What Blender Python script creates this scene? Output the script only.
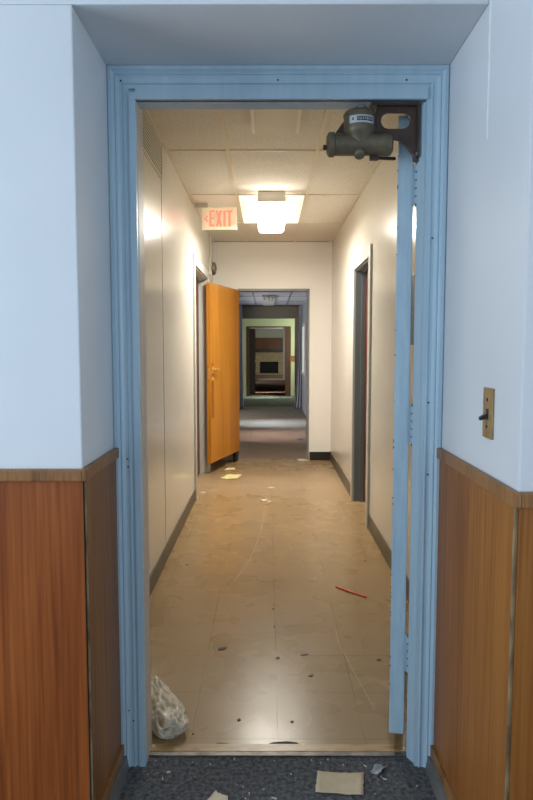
import bpy, bmesh, math, random
from mathutils import Vector, Matrix, noise

for o in list(bpy.data.objects):
    bpy.data.objects.remove(o)
SC = bpy.context.scene
COL = SC.collection
PI = math.pi

# ------------------------------------------------------------------ camera
cam_d = bpy.data.cameras.new('camera')
cam_d.sensor_width = 36.0
cam_d.sensor_fit = 'AUTO'
cam_d.lens = 640 / 800 * 36
cam_d.clip_end = 200
cam = bpy.data.objects.new('camera', cam_d)
COL.objects.link(cam)
cam.location = (0, 0, 1.38)
cam.rotation_euler = (PI / 2 - math.atan(51.5 / 640), 0, math.atan(1.5 / 640))
SC.camera = cam

# ------------------------------------------------------------------ world, lights, exposure
W = bpy.data.worlds.new('World')
SC.world = W
W.use_nodes = True
W.node_tree.nodes['Background'].inputs[0].default_value = (0.62, 0.78, 1.0, 1)
W.node_tree.nodes['Background'].inputs[1].default_value = 0.25
SC.view_settings.view_transform = 'Standard'
SC.view_settings.look = 'None'
SC.view_settings.gamma = 1.0
SC.view_settings.use_curve_mapping = False
SC.view_settings.exposure = 0.0


def area(name, loc, target, sx, sy, power, color, spread=180):
    d = bpy.data.lights.new(name, 'AREA')
    d.shape = 'RECTANGLE'
    d.size, d.size_y = sx, sy
    d.energy = power
    d.color = color
    d.spread = math.radians(spread)
    o = bpy.data.objects.new(name, d)
    COL.objects.link(o)
    o.location = loc
    o.rotation_euler = (Vector(target) - Vector(loc)).to_track_quat('-Z', 'Y').to_euler()
    return o


DAY = (0.76, 0.88, 1.0)
# daylight through the window of the near room (behind and to the left of the camera)
area('daylight_near_window', (-1.55, -2.68, 1.55), (-1.2, 2.0, 1.35), 2.0, 1.5, 33, DAY)
# unseen side lights added to brighten the door reveals and soffit
area('fill_light_near_west', (-2.97, 0.55, 1.45), (0.6, 1.35, 1.3), 1.7, 1.5, 78, DAY)
area('fill_light_near_east', (2.57, -0.5, 1.45), (-0.6, 1.0, 1.3), 1.8, 1.5, 40, DAY)
# daylight through the side doorways and windows of the rooms further on, plus two added fills
area('daylight_side_door_a', (-1.45, 10.15, 1.55), (0.2, 10.15, 0.0), 1.1, 0.7, 6, (1.0, 0.88, 0.95), 40)
area('daylight_side_door_b', (-1.45, 11.75, 1.55), (0.1, 11.75, 0.0), 0.95, 0.7, 12, (0.46, 0.70, 1.0), 30)
area('daylight_side_window_b', (1.35, 13.3, 1.4), (-0.5, 13.0, 1.5), 0.9, 0.9, 14, (0.92, 0.96, 1.0))
area('fill_light_room_b', (-1.9, 12.3, 0.9), (0.4, 14.2, 1.9), 1.6, 1.2, 42, (0.97, 0.98, 1.0))  # unseen light added to brighten the header wall and sheets
area('daylight_side_window_c', (1.75, 17.6, 1.6), (-0.2, 18.6, 1.0), 0.9, 1.2, 44, (0.98, 1.0, 0.94))
area('daylight_side_door_c', (1.75, 18.05, 1.5), (-0.2, 18.1, 0.0), 0.35, 0.6, 9, (0.85, 0.93, 1.0), 30)
area('daylight_side_window_d', (-1.75, 19.6, 1.5), (0.2, 19.6, 0.0), 0.7, 0.8, 46, (0.9, 0.95, 1.0), 40)
area('fill_light_d_end', (-1.8, 26.4, 1.6), (0.6, 27.4, 0.4), 1.4, 1.2, 40, (0.98, 1.0, 0.96))  # unseen light added to bring up the white jamb and sill
area('daylight_side_window_e', (1.75, 31.0, 1.6), (-0.2, 33.6, 1.0), 1.6, 1.2, 60, (0.98, 1.0, 0.92))


# ------------------------------------------------------------------ materials
def lin(c):
    return tuple(((v / 255) / 12.92 if v / 255 <= 0.04045 else ((v / 255 + 0.055) / 1.055) ** 2.4) for v in c) + (1,)


def mat(name, c, rough=0.5, metal=0.0, c2=None, scale=(6, 6, 6), detail=4, lo=0.35, hi=0.65, bump=0.0,
        bscale=60, rough2=None, spec=0.5, coat=0.0):
    m = bpy.data.materials.new(name)
    m.use_nodes = True
    nt = m.node_tree
    b = nt.nodes['Principled BSDF']
    b.inputs['Base Color'].default_value = lin(c)
    b.inputs['Roughness'].default_value = rough
    b.inputs['Metallic'].default_value = metal
    b.inputs['Specular IOR Level'].default_value = spec
    b.inputs['Coat Weight'].default_value = coat
    tc = nt.nodes.new('ShaderNodeTexCoord')
    if c2 is not None:
        mp = nt.nodes.new('ShaderNodeMapping')
        mp.inputs['Scale'].default_value = scale
        nt.links.new(tc.outputs['Object'], mp.inputs['Vector'])
        n = nt.nodes.new('ShaderNodeTexNoise')
        n.inputs['Scale'].default_value = 1.0
        n.inputs['Detail'].default_value = detail
        nt.links.new(mp.outputs[0], n.inputs['Vector'])
        r = nt.nodes.new('ShaderNodeValToRGB')
        r.color_ramp.elements[0].position = lo
        r.color_ramp.elements[1].position = hi
        r.color_ramp.elements[0].color = lin(c)
        r.color_ramp.elements[1].color = lin(c2)
        nt.links.new(n.outputs['Fac'], r.inputs[0])
        nt.links.new(r.outputs[0], b.inputs['Base Color'])
        if rough2 is not None:
            mr = nt.nodes.new('ShaderNodeMapRange')
            mr.inputs[3].default_value = rough
            mr.inputs[4].default_value = rough2
            nt.links.new(n.outputs['Fac'], mr.inputs[0])
            nt.links.new(mr.outputs[0], b.inputs['Roughness'])
    if bump:
        n2 = nt.nodes.new('ShaderNodeTexNoise')
        n2.inputs['Scale'].default_value = bscale
        n2.inputs['Detail'].default_value = 3
        nt.links.new(tc.outputs['Object'], n2.inputs['Vector'])
        bp = nt.nodes.new('ShaderNodeBump')
        bp.inputs['Strength'].default_value = bump
        bp.inputs['Distance'].default_value = 0.004
        nt.links.new(n2.outputs['Fac'], bp.inputs['Height'])
        nt.links.new(bp.outputs[0], b.inputs['Normal'])
    return m


def emit(name, c, strength, base=(240, 240, 235)):
    m = mat(name, base, 0.4)
    b = m.node_tree.nodes['Principled BSDF']
    b.inputs['Emission Color'].default_value = lin(c)
    b.inputs['Emission Strength'].default_value = strength
    return m


def wood(name, dark, mid, light, rough=0.35, sx=14, sz=0.9, coat=0.0):
    """vertical-grain veneer"""
    m = bpy.data.materials.new(name)
    m.use_nodes = True
    nt = m.node_tree
    b = nt.nodes['Principled BSDF']
    b.inputs['Roughness'].default_value = rough
    b.inputs['Coat Weight'].default_value = coat
    b.inputs['Specular IOR Level'].default_value = 0.35
    tc = nt.nodes.new('ShaderNodeTexCoord')
    facs = []
    for s, d, z in ((sx * 0.35, 3, sz * 0.5), (sx * 6, 5, sz * 2.2)):
        mp = nt.nodes.new('ShaderNodeMapping')
        mp.inputs['Scale'].default_value = (s, s, z)
        nt.links.new(tc.outputs['Object'], mp.inputs['Vector'])
        n = nt.nodes.new('ShaderNodeTexNoise')
        n.inputs['Scale'].default_value = 1.0
        n.inputs['Detail'].default_value = d
        n.inputs['Distortion'].default_value = 0.4
        nt.links.new(mp.outputs[0], n.inputs['Vector'])
        facs.append(n)
    mx = nt.nodes.new('ShaderNodeMath')
    mx.operation = 'MULTIPLY_ADD'
    nt.links.new(facs[1].outputs['Fac'], mx.inputs[0])
    mx.inputs[1].default_value = 0.55
    ml = nt.nodes.new('ShaderNodeMath')
    ml.operation = 'MULTIPLY'
    ml.inputs[1].default_value = 0.5
    nt.links.new(facs[0].outputs['Fac'], ml.inputs[0])
    nt.links.new(ml.outputs[0], mx.inputs[2])
    r = nt.nodes.new('ShaderNodeValToRGB')
    r.color_ramp.elements[0].position = 0.36
    r.color_ramp.elements[1].position = 0.68
    r.color_ramp.elements[0].color = lin(dark)
    r.color_ramp.elements[1].color = lin(light)
    e = r.color_ramp.elements.new(0.52)
    e.color = lin(mid)
    nt.links.new(mx.outputs[0], r.inputs[0])
    nt.links.new(r.outputs[0], b.inputs['Base Color'])
    return m


def floor_mat(name, colA, colB, grout, x0, y0, size, rough, dusty=None, line_w=0.004):
    """square vinyl tiles laid on the object's X/Y grid; per-tile tint, broken seam lines, wear"""
    m = bpy.data.materials.new(name)
    m.use_nodes = True
    nt = m.node_tree
    N, L = nt.nodes, nt.links
    b = N['Principled BSDF']
    b.inputs['Specular IOR Level'].default_value = 0.28
    tc = N.new('ShaderNodeTexCoord')
    sp = N.new('ShaderNodeSeparateXYZ')
    L.new(tc.outputs['Object'], sp.inputs[0])

    def math_(op, a, bb=None, c=None):
        n = N.new('ShaderNodeMath')
        n.operation = op
        for i, v in enumerate((a, bb, c)):
            if v is None:
                continue
            if isinstance(v, (int, float)):
                n.inputs[i].default_value = v
            else:
                L.new(v, n.inputs[i])
        return n.outputs[0]

    def noise_(scale, detail=3, sc3=(1, 1, 1), dist=0):
        mp = N.new('ShaderNodeMapping')
        mp.inputs['Scale'].default_value = sc3
        L.new(tc.outputs['Object'], mp.inputs['Vector'])
        n = N.new('ShaderNodeTexNoise')
        n.inputs['Scale'].default_value = scale
        n.inputs['Detail'].default_value = detail
        n.inputs['Distortion'].default_value = dist
        L.new(mp.outputs[0], n.inputs['Vector'])
        return n.outputs['Fac']

    def ramp_(f, p0, p1, c0=(0, 0, 0, 1), c1=(1, 1, 1, 1)):
        r = N.new('ShaderNodeValToRGB')
        r.color_ramp.elements[0].position = p0
        r.color_ramp.elements[1].position = p1
        r.color_ramp.elements[0].color = c0
        r.color_ramp.elements[1].color = c1
        L.new(f, r.inputs[0])
        return r.outputs[0]

    def mix_(f, a, bb, mode='MIX'):
        n = N.new('ShaderNodeMix')
        n.data_type = 'RGBA'
        n.blend_type = mode
        if isinstance(f, (int, float)):
            n.inputs[0].default_value = f
        else:
            L.new(f, n.inputs[0])
        for i, v in ((6, a), (7, bb)):
            if isinstance(v, tuple):
                n.inputs[i].default_value = v
            else:
                L.new(v, n.inputs[i])
        return n.outputs[2]

    u = math_('DIVIDE', math_('SUBTRACT', sp.outputs[0], x0), size)
    v = math_('DIVIDE', math_('SUBTRACT', sp.outputs[1], y0), size)
    du = math_('PINGPONG', u, 0.5)
    dv = math_('PINGPONG', v, 0.5)
    iu, iv = math_('FLOOR', u), math_('FLOOR', v)
    cx = N.new('ShaderNodeCombineXYZ')
    L.new(iu, cx.inputs[0])
    L.new(iv, cx.inputs[1])
    wn = N.new('ShaderNodeTexWhiteNoise')
    L.new(cx.outputs[0], wn.inputs['Vector'])
    base = mix_(wn.outputs['Value'], lin(colA), lin(colB))
    base = mix_(ramp_(noise_(2.5, 2), 0.3, 0.8), base, lin(tuple(int(a * 0.95) for a in colA)))
    seam_u = math_('LESS_THAN', du, line_w / size * 0.55)
    seam_v = math_('LESS_THAN', dv, line_w / size * 0.5)
    brk = ramp_(noise_(2.1, 3), 0.40, 0.60)
    seam = math_('MULTIPLY', math_('MAXIMUM', seam_u, seam_v), math_('MULTIPLY_ADD', brk, 0.8, 0.08))
    col = mix_(seam, base, lin(grout))
    # fine grit and dark specks
    spk = ramp_(noise_(70, 2), 0.72, 0.78)
    col = mix_(math_('MULTIPLY', spk, 0.35), col, lin((60, 50, 42)))
    rg = math_('MULTIPLY_ADD', noise_(4, 2), 0.16, rough - 0.05)
    if dusty:
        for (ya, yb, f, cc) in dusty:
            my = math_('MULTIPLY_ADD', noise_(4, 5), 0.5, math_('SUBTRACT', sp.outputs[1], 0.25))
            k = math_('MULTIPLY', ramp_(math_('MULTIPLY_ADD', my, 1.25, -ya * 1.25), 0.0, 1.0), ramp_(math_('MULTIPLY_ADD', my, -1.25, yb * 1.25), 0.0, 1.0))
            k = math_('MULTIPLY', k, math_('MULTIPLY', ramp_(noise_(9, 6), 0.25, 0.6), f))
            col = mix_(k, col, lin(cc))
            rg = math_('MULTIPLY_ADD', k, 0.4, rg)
    L.new(col, b.inputs['Base Color'])
    L.new(rg, b.inputs['Roughness'])
    bp = N.new('ShaderNodeBump')
    bp.inputs['Strength'].default_value = 0.12
    bp.inputs['Distance'].default_value = 0.004
    L.new(math_('MULTIPLY_ADD', seam, -0.6, noise_(9, 3)), bp.inputs['Height'])
    L.new(bp.outputs[0], b.inputs['Normal'])
    return m


def tile_ceiling(name, c, c2):
    return mat(name, c, 0.9, c2=c2, scale=(110, 60, 60), detail=3, lo=0.3, hi=0.5, bump=0.35, bscale=90, spec=0.1)


M = dict(
    plaster=mat('white_gloss_plaster', (202, 208, 214), 0.42, c2=(208, 213, 218), scale=(2, 2, 2), bump=0.12, bscale=26),
    plaster_rim=mat('bare_plaster_bead', (232, 236, 238), 0.8, bump=0.5, bscale=120),
    blue=mat('blue_gloss_paint', (166, 193, 210), 0.36, c2=(174, 200, 216), scale=(30, 30, 3), bump=0.2, bscale=45),
    blue_worn=mat('worn_blue_door_paint', (174, 204, 222), 0.42, c2=(190, 216, 230), scale=(60, 60, 8), bump=0.35, bscale=60),
    cream_gloss=mat('cream_gloss_wall', (219, 215, 203), 0.2, c2=(222, 218, 206), scale=(2, 2, 2), bump=0.04, bscale=18),
    cream_flat=mat('cream_wall', (246, 244, 238), 0.5, bump=0.1, bscale=30),
    jamb_cream=mat('beige_jamb_paint', (196, 180, 165), 0.45),
    base_dark=mat('dark_vinyl_baseboard', (72, 70, 60), 0.35, c2=(92, 88, 74), scale=(8, 8, 8)),
    base_black=mat('black_vinyl_baseboard', (38, 40, 38), 0.3),
    base_grey=mat('grey_floor_trim', (92, 92, 92), 0.4, c2=(110, 108, 104), scale=(10, 10, 10)),
    grey_frame=mat('grey_metal_doorframe', (128, 134, 132), 0.4),
    grey_frame_light=mat('pale_grey_doorframe', (188, 190, 182), 0.4),
    grey_frame_dark=mat('slate_grey_doorframe', (112, 124, 128), 0.4),
    wood_front=wood('red_brown_panel_wood', (104, 50, 18), (134, 70, 28), (156, 88, 40), 0.38),
    wood_left=wood('brown_panel_wood', (100, 62, 28), (128, 82, 40), (144, 96, 50), 0.42),
    wood_right=wood('amber_brown_panel_wood', (108, 60, 20), (138, 84, 34), (156, 102, 46), 0.42),
    rail=wood('oak_rail_wood', (96, 66, 38), (132, 92, 54), (150, 108, 66), 0.4, 30, 6),
    rail_edge=mat('pale_panel_edge', (150, 128, 94), 0.6, c2=(98, 76, 50), scale=(30, 30, 14)),
    gap=mat('dark_panel_gap', (28, 20, 14), 0.8),
    wood_door=wood('amber_oak_veneer', (176, 112, 34), (198, 132, 46), (214, 150, 60), 0.38, 12, 0.5),
    wood_door_edge=wood('amber_oak_edge', (150, 88, 26), (170, 104, 36), (186, 120, 46), 0.4),
    red_door=mat('dark_red_brown_door', (92, 44, 36), 0.45, c2=(108, 54, 42), scale=(30, 30, 2)),
    brass=mat('polished_brass', (232, 196, 116), 0.45, 0.7),
    steel=mat('brushed_steel', (170, 170, 165), 0.35, 1.0),
    carpet=mat('charcoal_carpet', (70, 72, 75), 0.95, c2=(122, 124, 127), scale=(70, 70, 70), detail=8, lo=0.35, hi=0.75, bump=0.8, bscale=220, spec=0.1),
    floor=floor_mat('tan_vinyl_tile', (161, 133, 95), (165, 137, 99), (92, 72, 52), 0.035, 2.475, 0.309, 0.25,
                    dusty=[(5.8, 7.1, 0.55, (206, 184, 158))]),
    far_floor=floor_mat('dusty_tan_tile', (150, 128, 106), (158, 136, 112), (84, 70, 58), 0.035, 2.475, 0.309, 0.5,
                        dusty=[(12.4, 15.2, 0.85, (120, 118, 110))]),
    moss_floor=mat('dirty_green_grey_carpet', (70, 76, 60), 0.9, c2=(92, 98, 78), scale=(6, 6, 6), bump=0.4),
    rust_floor=mat('rust_brown_carpet', (112, 74, 48), 0.9, c2=(92, 62, 42), scale=(8, 8, 8)),
    strip_tan=mat('worn_tan_threshold', (176, 142, 92), 0.35, c2=(120, 96, 66), scale=(14, 40, 14), lo=0.45, hi=0.75),
    strip_metal=mat('dull_metal_strip', (120, 118, 112), 0.45, 0.6, c2=(84, 82, 78), scale=(20, 20, 20)),
    ceil=tile_ceiling('speckled_ceiling_tile', (204, 197, 184), (232, 226, 214)),
    ceil_far=tile_ceiling('grey_ceiling_tile', (190, 194, 204), (214, 218, 226)),
    tbar=mat('cream_ceiling_grid', (226, 216, 194), 0.5),
    tbar_far=mat('dull_ceiling_grid', (140, 142, 150), 0.5),
    near_ceiling=mat('white_ceiling_paint', (215, 218, 220), 0.7),
    lamp_metal=mat('white_lamp_metal', (210, 204, 190), 0.4),
    lens=emit('lit_lamp_lens', (255, 249, 238), 26.0),
    patch_glow=emit('glowing_ceiling_patch', (255, 240, 205), 0.85),  # emission for the bright patches on the ceiling
    panel_off=mat('cream_diffuser_panel', (226, 216, 190), 0.5),
    panel_rim=mat('pale_panel_rim', (250, 244, 226), 0.4),
    exit_face=emit('exit_sign_face', (255, 228, 186), 0.30, (226, 214, 186)),
    exit_red=emit('exit_red_letters', (255, 140, 114), 1.1, (190, 84, 70)),
    vent=mat('dark_grille_back', (26, 24, 20), 0.8),
    vent_slat=mat('cream_grille_slat', (232, 226, 208), 0.45),
    closer=mat('bronze_closer_casting', (100, 90, 72), 0.42, 0.3, c2=(114, 104, 84), scale=(40, 40, 40), bump=0.1, bscale=140),
    bracket=mat('dark_brown_bracket', (66, 50, 44), 0.42, 0.2, c2=(80, 62, 54), scale=(30, 30, 30)),
    plate_silver=mat('silver_nameplate', (196, 200, 204), 0.35, 0.4),
    plate_dark=mat('dark_nameplate_print', (52, 54, 58), 0.5),
    bell=mat('dull_silver_bell', (120, 114, 100), 0.4, 0.5),
    white=mat('white_painted_metal', (226, 220, 205), 0.4),
    switch=mat('aged_ivory_brass_plate', (168, 138, 92), 0.4, 0.3, c2=(140, 112, 74), scale=(60, 60, 30)),
    black=mat('black_plastic', (22, 22, 24), 0.35),
    paper_yel=mat('yellow_paper', (232, 222, 150), 0.8, c2=(240, 232, 176), scale=(20, 20, 20)),
    paper_white=mat('off_white_paper', (228, 218, 196), 0.8),
    paper_brown=mat('tan_cardboard', (198, 182, 152), 0.85, c2=(208, 193, 164), scale=(25, 25, 25)),
    paper_cream=mat('cream_paper_scrap', (222, 210, 186), 0.85),
    bag=mat('crumpled_milky_plastic', (190, 176, 150), 0.35, c2=(214, 206, 190), scale=(12, 12, 12), bump=0.2, bscale=60),
    clear=mat('clear_plastic_scrap', (170, 176, 180), 0.2),
    scratch=mat('pale_floor_scratch', (196, 170, 134), 0.5),
    red=mat('red_plastic_straw', (226, 70, 48), 0.4),
    debris=mat('dark_grime_flake', (60, 50, 42), 0.7),
    debris_pale=mat('pale_chip', (208, 200, 184), 0.8),
    sheet=mat('grey_plastic_sheet', (168, 168, 176), 0.4, c2=(186, 186, 192), scale=(6, 6, 1)),
    grey_wall=mat('pale_grey_wall', (176, 178, 186), 0.6, bump=0.1),
    taupe=mat('taupe_wall', (128, 120, 104), 0.7),
    green=mat('pale_green_paint', (178, 188, 140), 0.6, c2=(188, 196, 152), scale=(3, 3, 3)),
    green_stain=mat('rust_water_stain', (158, 104, 44), 0.7, c2=(120, 90, 60), scale=(5, 5, 9)),
    brown_far=mat('brown_jamb_wood', (92, 62, 38), 0.5, c2=(78, 54, 34), scale=(20, 20, 2)),
    dark_far=mat('dark_stained_door', (36, 28, 22), 0.5, c2=(48, 36, 28), scale=(20, 20, 2)),
    dim_wall=mat('dim_olive_wall', (110, 106, 86), 0.7),
    far_pale=mat('pale_sage_wall', (164, 168, 148), 0.7),
    far_panel=wood('brown_far_panelling', (74, 44, 22), (96, 60, 32), (112, 74, 42), 0.5, 10),
    stone=mat('cream_fireplace_stone', (164, 148, 112), 0.7, c2=(148, 132, 98), scale=(6, 6, 6)),
    firebox_black=mat('black_firebox', (14, 15, 16), 0.8),
    white_far=mat('white_jamb_paint', (206, 206, 200), 0.5),
    slate=mat('slate_blue_wall_box', (70, 88, 104), 0.45),
)


# ------------------------------------------------------------------ helpers
class MB:
    """collects shapes into ONE mesh, local to `org`"""

    def __init__(self, org=(0, 0, 0)):
        self.bm = bmesh.new()
        self.org = Vector(org)

    def box(self, x0, x1, y0, y1, z0, z1, bev=0.0, m=None):
        bm = bmesh.new()
        bmesh.ops.create_cube(bm, size=1)
        for v in bm.verts:
            v.co = Vector(((x0 + x1) / 2 + v.co.x * (x1 - x0), (y0 + y1) / 2 + v.co.y * (y1 - y0), (z0 + z1) / 2 + v.co.z * (z1 - z0)))
        if bev:
            bmesh.ops.bevel(bm, geom=bm.edges[:], offset=bev, segments=2, affect='EDGES', profile=0.6)
        self._add(bm, m)
        return self

    def cyl(self, a, b, r, r2=None, seg=24, m=None, cap=True):
        a, b = Vector(a), Vector(b)
        bm = bmesh.new()
        d = b - a
        bmesh.ops.create_cone(bm, cap_ends=cap, segments=seg, radius1=r, radius2=r if r2 is None else r2, depth=d.length)
        q = d.to_track_quat('Z', 'Y').to_matrix().to_4x4()
        bmesh.ops.transform(bm, matrix=Matrix.Translation((a + b) / 2) @ q, verts=bm.verts)
        self._add(bm, m)
        return self

    def lathe(self, prof, a, axis, seg=32, m=None):
        """prof: list of (r, h) along axis from point a"""
        bm = bmesh.new()
        q = Vector(axis).to_track_quat('Z', 'Y').to_matrix().to_4x4()
        T = Matrix.Translation(Vector(a)) @ q
        rings = []
        for r, hh in prof:
            rings.append([bm.verts.new(T @ Vector((r * math.cos(2 * PI * k / seg), r * math.sin(2 * PI * k / seg), hh))) for k in range(seg)])
        for i in range(len(rings) - 1):
            for k in range(seg):
                bm.faces.new((rings[i][k], rings[i][(k + 1) % seg], rings[i + 1][(k + 1) % seg], rings[i + 1][k]))
        bm.faces.new(list(reversed(rings[0])))
        bm.faces.new(rings[-1])
        self._add(bm, m)
        return self

    def prism(self, pts, ext, m=None, bev=0):
        """planar polygon pts (3D) extruded by vector ext"""
        bm = bmesh.new()
        e = Vector(ext)
        a = [bm.verts.new(Vector(p)) for p in pts]
        b = [bm.verts.new(Vector(p) + e) for p in pts]
        n = len(pts)
        bm.faces.new(a)
        bm.faces.new(list(reversed(b)))
        for i in range(n):
            bm.faces.new((a[i], b[i], b[(i + 1) % n], a[(i + 1) % n]))
        if bev:
            bmesh.ops.bevel(bm, geom=bm.edges[:], offset=bev, segments=2, affect='EDGES')
        self._add(bm, m)
        return self

    def _add(self, bm, m=None):
        bmesh.ops.recalc_face_normals(bm, faces=bm.faces)
        if m is not None:
            bmesh.ops.transform(bm, matrix=m, verts=bm.verts)
        me = bpy.data.meshes.new('tmp')
        bm.to_mesh(me)
        bm.free()
        self.bm.from_mesh(me)
        bpy.data.meshes.remove(me)

    def build(self, name, material, parent=None, smooth=False):
        me = bpy.data.meshes.new(name)
        for v in self.bm.verts:
            v.co -= self.org
        self.bm.to_mesh(me)
        self.bm.free()
        me.materials.append(material)
        if smooth:
            for p in me.polygons:
                p.use_smooth = True
            me.set_sharp_from_angle(angle=math.radians(38))
        o = bpy.data.objects.new(name, me)
        COL.objects.link(o)
        if parent is not None:
            o.parent = parent
            o.location = self.org - parent.location if parent.parent is None else self.org - parent.location - parent.parent.location
        else:
            o.location = self.org
        return o


def tag(o, label=None, cat=None, group=None, kind=None):
    if label:
        o['label'] = label
    if cat:
        o['category'] = cat
    if group:
        o['group'] = group
    if kind:
        o['kind'] = kind
    return o


def thing(name, loc, label, cat, group=None, kind=None):
    o = bpy.data.objects.new(name, None)
    o.empty_display_size = 0.05
    COL.objects.link(o)
    o.location = loc
    return tag(o, label, cat, group, kind)


def boxes(name, material, lst, label=None, cat=None, bev=0, kind='structure', parent=None):
    mb = MB()
    for b in lst:
        mb.box(*b, bev=bev)
    o = mb.build(name, material, parent)
    if parent is None:
        tag(o, label, cat, None, kind)
    return o


# ------------------------------------------------------------------ setting: measurements (metres)
XL, XR = -0.665, 0.775          # hall side walls
YE = 7.85                       # hall end wall
RL, RR = -0.487, 0.548          # deep door reveal, left and right cheek
YLF, YRF, YC = 1.66, 1.38, 2.007  # near-room wall face left / right, casing face
ZS, ZO, ZC = 2.231, 2.137, 2.665  # soffit, door opening, hall ceiling

# ------------------------------------------------------------------ near room
boxes('wall_left', M['plaster'], [(-3.0, RL, YLF, 2.12, 0, ZS)], 'white glossy wall and door reveal left of the blue door casing', 'wall', bev=0.004)
boxes('wall_header', M['plaster'], [(-3.0, RR, YLF, 2.12, ZS, 2.95)], 'white header wall above the deep door recess', 'wall', bev=0.004)
wr = boxes('wall_right', M['plaster'], [(RR, 2.6, YRF, 2.12, 0, 2.95)], 'white glossy wall and reveal right of the blue door casing, with the switch plate', 'wall', bev=0.005)
# ridge of old plaster where the header wall once met the right reveal
random.seed(4)
bm = MB()
zz = 1.9
while zz < 2.225:
    hh = random.uniform(0.012, 0.03)
    w = random.uniform(0.003, 0.007) * (0.35 + 0.65 * min(1, (zz - 1.8) / 0.3))
    yy = YLF - 0.012 + 0.005 * noise.noise(Vector((0, 0, zz * 9)))
    bm.box(RR - 0.0015 - 0.15 * w, RR + 0.001, yy - w / 2, yy + w / 2, zz, zz + hh + 0.004)
    zz += hh
bm.build('plaster_ridge', M['plaster_rim'], wr)
boxes('wall_near_west', M['plaster'], [(-3.12, -3.0, -2.7, -0.35, 0, 2.95), (-3.12, -3.0, 1.45, 2.12, 0, 2.95), (-3.12, -3.0, -0.35, 1.45, 0, 0.7), (-3.12, -3.0, -0.35, 1.45, 2.2, 2.95)], 'left side wall of the room behind the camera with an opening added for fill light', 'wall')
boxes('wall_near_east', M['plaster'], [(2.6, 2.72, -2.7, -1.4, 0, 2.95), (2.6, 2.72, 0.4, 2.12, 0, 2.95), (2.6, 2.72, -1.4, 0.4, 0, 0.7), (2.6, 2.72, -1.4, 0.4, 2.2, 2.95)], 'right side wall of the room behind the camera with an opening added for fill light', 'wall')
boxes('wall_near_back', M['plaster'], [(-3.12, -2.6, -2.82, -2.7, 0, 2.95), (-0.5, 2.72, -2.82, -2.7, 0, 2.95), (-2.6, -0.5, -2.82, -2.7, 0, 0.75), (-2.6, -0.5, -2.82, -2.7, 2.35, 2.95)],
      'rear wall behind the camera with a window opening', 'wall')
boxes('floor_carpet', M['carpet'], [(-3.1, 2.7, -2.8, 2.07, -0.06, 0)], 'charcoal speckled carpet in front of the threshold', 'carpet')
boxes('ceiling_near', M['near_ceiling'], [(-3.12, 2.72, -2.82, 2.12, 2.95, 3.05)], 'white ceiling of the near room', 'ceiling')

# wainscot: wood panels, rails, base trims
PT = 0.007
boxes('trim_1', M['wood_front'], [(-3.0, RL + 0.003, YLF - 0.012, YLF, 0.0, 1.035)], 'red-brown wood wainscot panel on the wall face left of the doorway', 'wainscot panel')
boxes('trim_2', M['wood_left'], [(RL, RL + PT, YLF + 0.004, YC - 0.002, 0.085, 1.035)], 'narrow brown wood wainscot panel lining the left door reveal', 'wainscot panel')
boxes('trim_3', M['wood_right'], [(RR - PT, RR, YRF + 0.004, YC - 0.002, 0.085, 1.035)], 'amber-brown wood wainscot panel lining the right door reveal', 'wainscot panel')
boxes('trim_4', M['wood_right'], [(RR - 0.001, 2.6, YRF - 0.012, YRF, 0.0, 1.035)], 'sliver of brown wainscot panel at the right picture edge', 'wainscot panel')
boxes('trim_5', M['rail'], [(-3.0, RL + 0.004, YLF - 0.022, YLF, 1.035, 1.066)], 'wooden cap rail on the left wall face', 'rail', bev=0.004)
boxes('trim_6', M['rail'], [(RL, RL + 0.016, YLF - 0.02, YC - 0.001, 1.035, 1.068)], 'wooden cap rail along the left door reveal', 'rail', bev=0.004)
boxes('trim_7', M['rail'], [(RR - 0.016, RR, YRF - 0.02, YC - 0.001, 1.035, 1.069)], 'wooden cap rail along the right door reveal below the switch', 'rail', bev=0.004)
boxes('trim_8', M['rail'], [(RR, 2.6, YRF - 0.022, YRF, 1.035, 1.069)], 'wooden cap rail on the right wall face', 'rail', bev=0.004)
boxes('trim_9', M['rail_edge'], [(RL + 0.001, RL + 0.0085, YLF - 0.004, YLF + 0.004, 0.0, 1.035)], 'worn pale edge strip between the two left wainscot panels', 'edge strip')
boxes('trim_10', M['rail_edge'], [(RR - 0.0085, RR - 0.002, YRF - 0.006, YRF + 0.004, 0.0, 1.035)], 'worn pale edge strip between the two right wainscot panels', 'edge strip')
boxes('trim_11', M['gap'], [(RL + 0.003, RL + 0.0045, YLF - 0.011, YLF - 0.004, 0.0, 1.035)], 'dark gap beside the left panel edge strip', 'gap')
for nm, x0, x1, s in (('baseboard_left', RL, RL + 0.02, 1), ('baseboard_right', RR - 0.02, RR, -1)):
    y0 = (YLF if s > 0 else YRF)
    side = 'left' if s > 0 else 'right'
    mb = MB()
    if s > 0:
        pr = [(x0, 0), (x0 + 0.03, 0), (x0 + 0.022, 0.045), (x0, 0.05)]
    else:
        pr = [(x1, 0), (x1 - 0.03, 0), (x1 - 0.022, 0.045), (x1, 0.05)]
    mb.prism([(a, y0, b) for a, b in pr], (0, YC - 0.002 - y0, 0))
    o = mb.build(nm, M['base_grey'])
    tag(o, 'grey floor trim at the foot of the %s door reveal' % side, 'baseboard', None, 'structure')
    mb = MB()
    xx = (x0, x0 + 0.016) if s > 0 else (x1 - 0.016, x1)
    mb.box(xx[0], xx[1], y0, YC - 0.002, 0.048, 0.088, bev=0.004)
    mb.build('wood_capping', M['rail'], o)

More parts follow.
